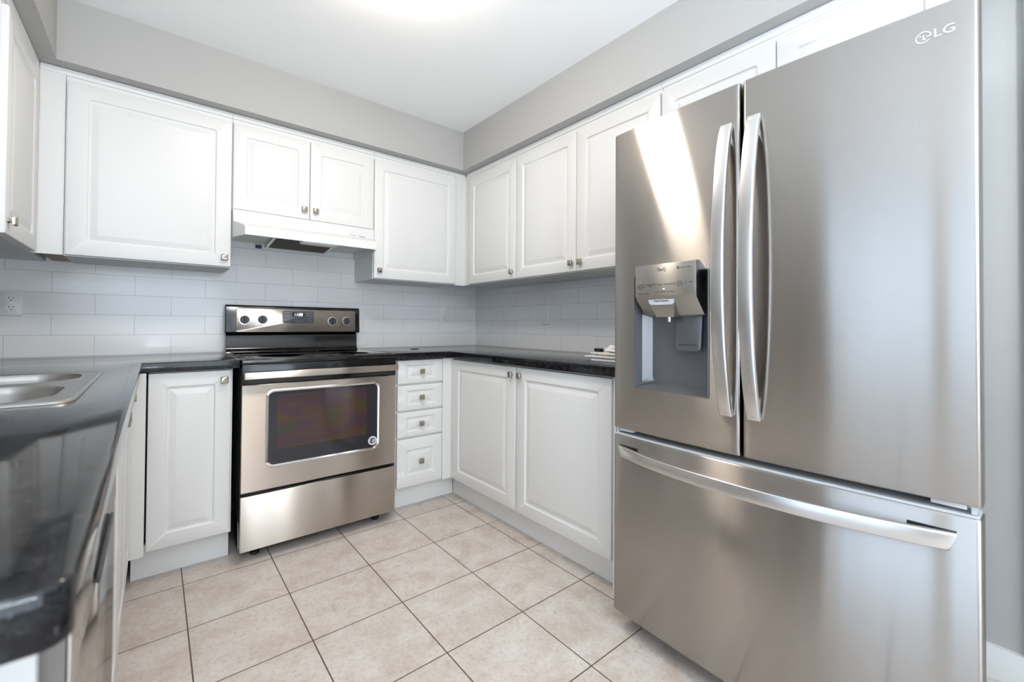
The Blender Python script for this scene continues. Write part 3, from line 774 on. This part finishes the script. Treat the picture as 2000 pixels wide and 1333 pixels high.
# ------------------------------------------------------------------ refrigerator
def fridge():
    t = thing('refrigerator', (-.39, -2.364, 0), 'stainless steel french-door refrigerator with ice and water dispenser and bottom freezer', 'refrigerator')
    Y0, Y1, YM = -2.806, -1.922, -2.3605
    bul = .020
    def fx(y): return -.750-bul*(1-((y+2.364)/.442)**2)
    BK = -.692
    obj('body', MB().box(-.678, -.035, Y0+.052, Y1-.012, .035, 1.735, .004), M_fridgeside, t, 'light grey painted steel sides')
    obj('gasket', MB().box(-.6915, -.6785, Y0+.056, Y1-.02, .085, 1.745), M_matteblack, t)
    obj('kick_grille', MB().box(-.66, -.64, Y0+.02, Y1-.02, .02, .07), M_matteblack, t)
    for cx in (-.60, -.12):
        for cy in (Y0+.10, Y1-.07): obj('foot', MB().cyl((cx, cy, 0), (cx, cy, .036), .022), M_rubber, t)
    def front(y0, y1, z0, z1, hole=None, r=.009):
        """door skin with contoured front, rounded vertical edges and an optional opening"""
        mb = MB(); N = 26
        ysf = sorted(set([y0+r+(y1-y0-2*r)*i/N for i in range(N+1)]+([hole[0], hole[1]] if hole else [])))
        arc0 = [(fx(y0+r)+r-r*math.sin(R(a)), y0+r-r*math.cos(R(a))) for a in (0, 22, 45, 67)]
        arc1 = [(fx(y1-r)+r-r*math.cos(R(a)), y1-r+r*math.sin(R(a))) for a in (22, 45, 67, 90)]
        fr = arc0+[(fx(y), y) for y in ysf]+arc1
        pts = [(BK, y0)]+fr+[(BK, y1)]
        zc = [z0, z0+.004, z1-.004, z1]
        if hole: zc = [z0, z0+.004, hole[2], hole[3], z1-.004, z1]
        b = bmesh.new(); rows = []
        for z in zc:
            ins = .003 if z in (z0, z1) else 0
            rows.append([b.verts.new((x+ins if 0 < i < len(pts)-1 else x, y, z)) for i, (x, y) in enumerate(pts)])
        for A, B, za in zip(rows, rows[1:], zc):
            for i in range(len(pts)-1):
                ym = (pts[i][1]+pts[i+1][1])/2
                if hole and za == hole[2] and hole[0] < ym < hole[1] and 0 < i < len(pts)-2: continue
                b.faces.new((A[i], A[i+1], B[i+1], B[i]))
        b.faces.new(rows[0]); b.faces.new(rows[-1][::-1])
        if not hole: 
            for A, B in zip(rows, rows[1:]): b.faces.new((A[0], B[0], B[-1], A[-1]))
        else:
            for A, B in zip(rows, rows[1:]): b.faces.new((A[0], B[0], B[-1], A[-1]))
        bmesh.ops.recalc_face_normals(b, faces=b.faces[:])
        mb.merge(b); return mb
    ZD0, ZD1 = .717, 1.759
    NH = (-2.270, -2.011, .868, 1.246)
    ld = obj('left_door', front(YM+.0035, Y1, ZD0, ZD1, NH), M_fridge, t, smooth=40)
    rd = obj('right_door', front(Y0, YM-.0035, ZD0, ZD1), M_fridge, t, smooth=40)
    fd = obj('freezer_drawer', front(Y0, Y1, .073, .692), M_fridge, t, smooth=40)
    obj('top_trim', MB().prism([(fx(y)+.006, y) for y in [Y0+.004+(Y1-Y0-.008)*i/20 for i in range(21)]]+[(BK, Y1-.004), (BK, Y0+.004)], 'z', .6925, .698), M_palegrey, fd)
    for d in (ld, rd):
        y0, y1 = (YM+.01, Y1-.01) if d is ld else (Y0+.01, YM-.01)
        obj('top_cap', MB().box(-.735, BK, y0, y1, ZD1+.0005, ZD1+.004), M_fridgeside, d)
    # hinges
    for yy, d in ((Y1, 1), (Y0, -1)):
        a_, c_ = sorted((yy-.004*d, yy-.085*d))
        obj('hinge_cover', MB().box(-.70, -.56, a_+.0 if d > 0 else a_+.05, c_ if d > 0 else c_+.03, 1.7355, 1.765, .006), M_fridgeside, t)
        hp = MB().box(-.742, -.690, *sorted((yy-.008*d, yy-.016*d)), .699, .7165).box(-.744, -.69, *sorted((yy-.022*d, yy-.075*d)), .706, .7165, .001)
        obj('hinge', hp, M_palegrey, t)
    # vertical handles
    def vhandle(par, yc):
        w, th = .0175, .0075
        sect = [(a, b_) for a, b_ in rrect(-w, w, -th, th, .004, 3)]
        zt, zb = 1.645, .828; path = []
        for i in range(41):
            s = i/40; z = zb+(zt-zb)*s; k = 1-(2*s-1)**2
            e = min(s, 1-s)
            path.append((fx(yc)-.006-.058*k**.8, yc, z))
        mb = MB().sweep(path, sect, (0, 1, 0))
        h = obj('handle', mb, M_handle, par)
        for z0_, z1_ in ((zb+.004, zb+.050), (zt-.050, zt-.004)):
            obj('mount', MB().box(fx(yc)-.018, fx(yc)+.001, yc-.010, yc+.010, z0_, z1_, .003), M_handle, h)
    vhandle(ld, -2.3245); vhandle(rd, -2.3965)
    # freezer handle, bowed outwards
    path = []; ya_, yb_ = -2.768, -1.952
    for i in range(49):
        s = i/48; y = ya_+(yb_-ya_)*s; k = 1-(2*s-1)**2
        path.append((fx(y)-.003-.055*k**.85, y, .640))
    sect = [(a, b_) for a, b_ in rrect(-.0185, .0185, -.0075, .0075, .004, 3)]
    mb = MB(); L = []
    for i, p in enumerate(path):
        p = Vector(p); tt = (Vector(path[min(i+1, 48)])-Vector(path[max(i-1, 0)])).normalized(); nn = Vector((0, 0, 1)).cross(tt).normalized()
        L.append([p+Vector((0, 0, a))+nn*b_+tt*0 for a, b_ in sect])
    # slanted ends: the lower edge is shorter
    for i, sgn in ((0, 1), (-1, -1)):
        for q in L[i]:
            if q.z < .640: q.y += sgn*.010
    mb.loops(L)
    fh = obj('handle', mb, M_handle, fd)
    for ye, sgn in ((ya_, 1), (yb_, -1)):
        yy = [ye-sgn*.0025+sgn*.075*i/6 for i in range(7)]
        pk = MB().loops([[Vector((fx(y)+w_, y+(sgn*.0105*max(0, 1-q_/2.) if z < .64 else 0), z)) for z in (.6185, .6605)] + [Vector((fx(y)-.0012+w_, y+(sgn*.0105*max(0, 1-q_/2.) if z < .64 else 0), z)) for z in (.6605, .6185)] for q_, y in enumerate(yy) for w_ in (0,)])
        obj('handle_recess', pk, M_matteblack, fd, 'dark recess behind the handle ends')
    # dispenser
    a0, a1, c0, c1 = NH
    fm = lambda y: fx(y)
    ni = MB(); b = bmesh.new(); n = 10; rows = []
    def nloop(dx, i0, i1, j0, j1, r_):
        out = []
        for y, z in rrect(a0+i0, a1-i1, c0+j0, c1-j1, r_, 4): out.append(Vector((fx(y)+dx if dx < .03 else -.750+dx, y, z)))
        return out
    ni.loops([nloop(-.0015, -.002, -.002, -.002, -.002, .006), nloop(-.0025, .0005, .0005, .0005, .0005, .005), nloop(.002, .002, .002, .002, .002, .005), nloop(.0301, .003, .006, .010, .002, .010), nloop(.056, .006, .030, .016, .002, .02)], False, True)
    nc = obj('dispenser_niche', ni, M_niche, ld, 'dark grey dispenser recess')
    # control box
    yl, yr = -2.040, -2.2445
    cp = [(-.7965, 1.1755), (-.7965, 1.272), (-.7725, 1.2755), (-.696, 1.272), (-.696, 1.105), (-.740, 1.112), (-.792, 1.166)]
    cb = obj('control_box', MB().prism([(x, z) for x, z in cp], 'y', yr, yl, .0015, 2), M_panel, ld)
    X = -.7967
    tx = MB()
    add_text(tx, 'ThinQ', .0155, FX(X, -2.134, 1.2535), width=.030)
    add_text(tx, 'Inverter Linear', .008, FX(X, -2.214, 1.2545), width=.036)
    tx.box(X-.0002, X, -2.193, -2.187, 1.2505, 1.2585)
    for s_, y, z in (('Ice Plus', -2.062, 1.2085), ('Water Filter', -2.062, 1.2025), ('Hold 3s', -2.062, 1.1965), ('Control Lock', -2.0955, 1.209), ('Hold', -2.0955, 1.203), ('Freezer', -2.1285, 1.207), ('Refrigerator', -2.162, 1.207),
                     ('Fresh', -2.196, 1.2125), ('Air Filter', -2.196, 1.2065), ('Hold 3s', -2.196, 1.2005), ('Light', -2.231, 1.209), ('Cubed', -2.121, 1.1835), ('Water', -2.143, 1.1835), ('Crushed', -2.166, 1.1835), ('Clean filter light', -2.071, 1.180)):
        add_text(tx, s_, .0062, FX(X, y, z))
    for y in (-2.079, -2.112, -2.145, -2.179, -2.2135): tx.box(X-.0002, X, y-.0003, y+.0003, 1.203, 1.213)
    for y in (-2.132, -2.154): tx.box(X-.0002, X, y-.0003, y+.0003, 1.181, 1.186)
    obj('panel_lettering', tx, M_ink, cb)
    obj('indicator_light', MB().box(X-.0004, X, -2.146, -2.140, 1.1915, 1.194), emit('white_led', (.9, .95, 1), 1.0), cb)
    nz = MB()
    def tra(y0, y1, z, x0, x1): return [Vector((x0, y0, z)), Vector((x0, y1, z)), Vector((x1, y1, z)), Vector((x1, y0, z))]
    nz.loops([tra(-2.172, -2.082, 1.160, -.7855, -.715), tra(-2.170, -2.084, 1.145, -.781, -.715), tra(-2.160, -2.096, 1.112, -.765, -.715), tra(-2.160, -2.096, 1.105, -.764, -.715)])
    nzo = obj('nozzle_cover', nz, M_panel, ld)
    pl = MB(); pl.loops([[Vector((x - .0008*0, y, z)) for y, z, x in ((-2.1725, 1.166, -.7885), (-2.0815, 1.166, -.7885), (-2.084, 1.150, -.784), (-2.092, 1.144, -.7822), (-2.162, 1.144, -.7822), (-2.170, 1.150, -.784))],
                          [Vector((x+.003, y, z)) for y, z, x in ((-2.1725, 1.166, -.7885), (-2.0815, 1.166, -.7885), (-2.084, 1.150, -.784), (-2.092, 1.144, -.7822), (-2.162, 1.144, -.7822), (-2.170, 1.150, -.784))]])
    obj('nozzle_label', pl, M_palegrey, nzo)
    tt = MB(); add_text(tt, 'UVnano Dispenser', .0085, lambda c: Vector((-.7868+(.157-(1.156-1.0+c.y))*.28-c.z*1.0, -2.128-c.x, 1.156+c.y)), width=.052)
    obj('nozzle_lettering', tt, M_ink, nzo)
    obj('spout', MB().cyl((-.748, -2.134, 1.106), (-.748, -2.134, 1.090), .007, .006), M_chrome, ld)
    pd_ = MB().loops([[Vector((xx+(1.10-z)*-.10, y, z)) for y, z in rrect(-2.225+i_, -2.142-i_, .998+i_, 1.118-i_, .014, 4)] for xx, i_ in ((-.712, 0), (-.716, 0), (-.718, .003))])
    pad = obj('dispenser_paddle', pd_, M_niche, ld)
    obj('paddle_groove', MB().box(-.7305, -.7285, -2.214, -2.154, 1.0165, 1.0185), M_slot, pad)
    # logo
    lg = MB(); cy, cz, xx = -2.7255, 1.699, fx(-2.73)-.0002
    sl = (fx(-2.77)-fx(-2.71))/(.06)
    FL = lambda oy, oz: (lambda c: Vector((fx(oy-c.x)-.0004-c.z, oy-c.x, oz+c.y)))
    def ringp(r0, r1, a0=0, a1=360, n=36):
        b2 = bmesh.new(); A = []; B = []
        for i in range(n+1):
            a = R(a0+(a1-a0)*i/n); A.append(b2.verts.new((r0*math.cos(a), r0*math.sin(a), 0))); B.append(b2.verts.new((r1*math.cos(a), r1*math.sin(a), 0)))
        for i in range(n): b2.faces.new((A[i], B[i], B[i+1], A[i+1]))
        return b2
    lg.merge(ringp(.0105, .0125, 0, 320), FL(cy, cz))
    def bar(x0, x1, y0, y1):
        b2 = bmesh.new(); b2.faces.new([b2.verts.new((x, y, 0)) for x, y in ((x0, y0), (x1, y0), (x1, y1), (x0, y1))]); return b2
    lg.merge(bar(-.001, .001, -.005, .005), FL(cy, cz)); lg.merge(bar(-.001, .0045, -.006, -.0042), FL(cy, cz)); lg.merge(bar(.004, .0115, -.001, .001), FL(cy, cz))
    lg.merge(ringp(.0, .0017, 0, 360, 12), FL(cy+.005, cz+.004))
    add_text(lg, 'LG', .026, FL(-2.757, cz), width=.030)
    obj('logo', lg, mat('pale_logo', (.58, .59, .60), .3, .3), rd)
fridge()

# ------------------------------------------------------------------ outlets
def outlet(F, cu, cv, label, w=.035, h=.057):
    pts = MB().loops([[F(u, v, q) for u, v in rrect(cu-w+i_, cu+w-i_, cv-h+i_, cv+h-i_, .004, 3)] for i_, q in ((0, .0003), (0, .003), (.003, .0055))])
    t = tag(obj('outlet', pts, M_plate), label, 'outlet', 'wall outlets above the counters')
    org = ORIGIN[t.name]
    for dv in (-.021, .021):
        rc = obj('receptacle', MB().loops([[F(u, v, q) for u, v in rrect(cu-.0165, cu+.0165, cv+dv-.0145, cv+dv+.0145, .011, 4)] for q in (.005, .0075)]), M_plate, t)
        for du_, dw, dh in ((-.0065, .0011, .004), (.0065, .0011, .003)):
            obj('slot', MB().loops([[F(u, v, q) for u, v in rrect(cu+du_-dw, cu+du_+dw, cv+dv+.004-dh, cv+dv+.004+dh, .0005, 1)] for q in (.0074, .0078)]), M_slot, rc)
        obj('ground_hole', MB().loops([[F(u, v, q) for u, v in rrect(cu-.0025, cu+.0025, cv+dv-.010, cv+dv-.005, .0024, 3)] for q in (.0074, .0078)]), M_slot, rc)
    sc_ = MB().loops([[F(cu+.003*math.cos(2*math.pi*i/12), cv+.003*math.sin(2*math.pi*i/12), q) for i in range(12)] for q in (.0054, .0064)])
    obj('screw', sc_, M_handle, t)
outlet(FACE['back'](0), -2.535, 1.159, 'white wall outlet on the tiles at the left edge, above the sink counter')
outlet(FACE['back'](0), -.291, 1.155, 'white wall outlet on the back tiles between the stove and the corner')
outlet(FACE['right'](0), -.815, 1.139, 'white wall outlet on the right wall tiles above the two-door base cabinet')

# ------------------------------------------------------------------ paperwork beside the refrigerator
def sheet(x, y, z, w, d, h, rot, m_, name, label, cat, sag=0.0):
    mb = MB(); b = bmesh.new(); bmesh.ops.create_grid(b, x_segments=8, y_segments=6, size=.5)
    ex = bmesh.ops.extrude_face_region(b, geom=b.faces[:])
    for v_ in [q for q in ex['geom'] if isinstance(q, bmesh.types.BMVert)]: v_.co.z += 1
    c, s = math.cos(rot), math.sin(rot)
    for v_ in b.verts:
        px, py = v_.co.x*w, v_.co.y*d
        k = sag*math.sin(v_.co.y*2.2+.6)*(v_.co.y+.5)
        v_.co = Vector((x+c*px-s*py, y+s*px+c*py, z+v_.co.z*h+max(0, k)))
    bmesh.ops.recalc_face_normals(b, faces=b.faces[:]); mb.merge(b)
    return tag(obj(name, mb, m_), label, cat, 'papers stacked beside the refrigerator')
PX, PY = -.285, -1.645
z = CT+.0005
for w, d, h, rot, dx, dy, m_, nm, lab, cat in (
    (.30, .24, .006, .03, .0, -.03, M_paper, 'magazine', 'thick white booklet lying on the black counter, bottom of the paper stack', 'booklet'),
    (.27, .21, .005, -.04, -.01, -.01, M_bluegrey, 'envelope', 'blue-grey envelope, second from the bottom of the paper stack', 'envelope'),
    (.31, .25, .0045, .02, .0, .0, M_paper, 'letter', 'white letter sticking out farthest from the paper stack', 'letter'),
    (.26, .20, .006, .05, .01, -.03, M_manila, 'envelope', 'tan envelope in the upper half of the paper stack', 'envelope'),
    (.25, .22, .005, -.03, -.01, -.005, M_cream, 'notepad', 'cream paper pad on top of the stack under the black clip', 'notepad')):
    h *= 1.25; sheet(PX+dx, PY+dy, z, w, d, h, rot, m_, nm, lab, cat); z += h+.0007
cl = MB()
cx, cy = -.365, -1.555
cl.prism([(cy-.012, z), (cy+.012, z), (cy+.004, z+.016), (cy-.004, z+.016)], 'x', cx-.016, cx+.016, .0012, 1)
cl.lathe((cx-.010, cy+.022, z+.008), (1, 0, 0), [(0, 0), (0, .008), (.020, .008), (.020, 0)], 16)
tag(obj('binder_clip', cl, M_matteblack), 'small black clip lying on top of the paper stack', 'clip')
tb = bmesh.new(); bmesh.ops.create_icosphere(tb, subdivisions=3, radius=1)
for v_ in tb.verts:
    k = 1+.22*math.sin(5*v_.co.x+2)*math.sin(4*v_.co.y+1)+.14*math.sin(9*v_.co.z+3*v_.co.x)
    v_.co = Vector((-.36+v_.co.x*.032*k, -1.625+v_.co.y*.035*k, z+.0135+max(-.013, v_.co.z*.017*k)))
tag(obj('tissue', MB().merge(tb), M_paper, smooth=60), 'crumpled white tissue on the paper stack next to the black clip', 'tissue')
# small dark coaster-like disc behind the drawers
tag(obj('cap', MB().lathe((-.70, -.30, CT), (0, 0, 1), [(.0005, 0), (.0005, .028), (.003, .028), (.004, .026), (.004, 0)]), M_charcoal), 'small flat dark disc lying on the counter right of the stove', 'lid')
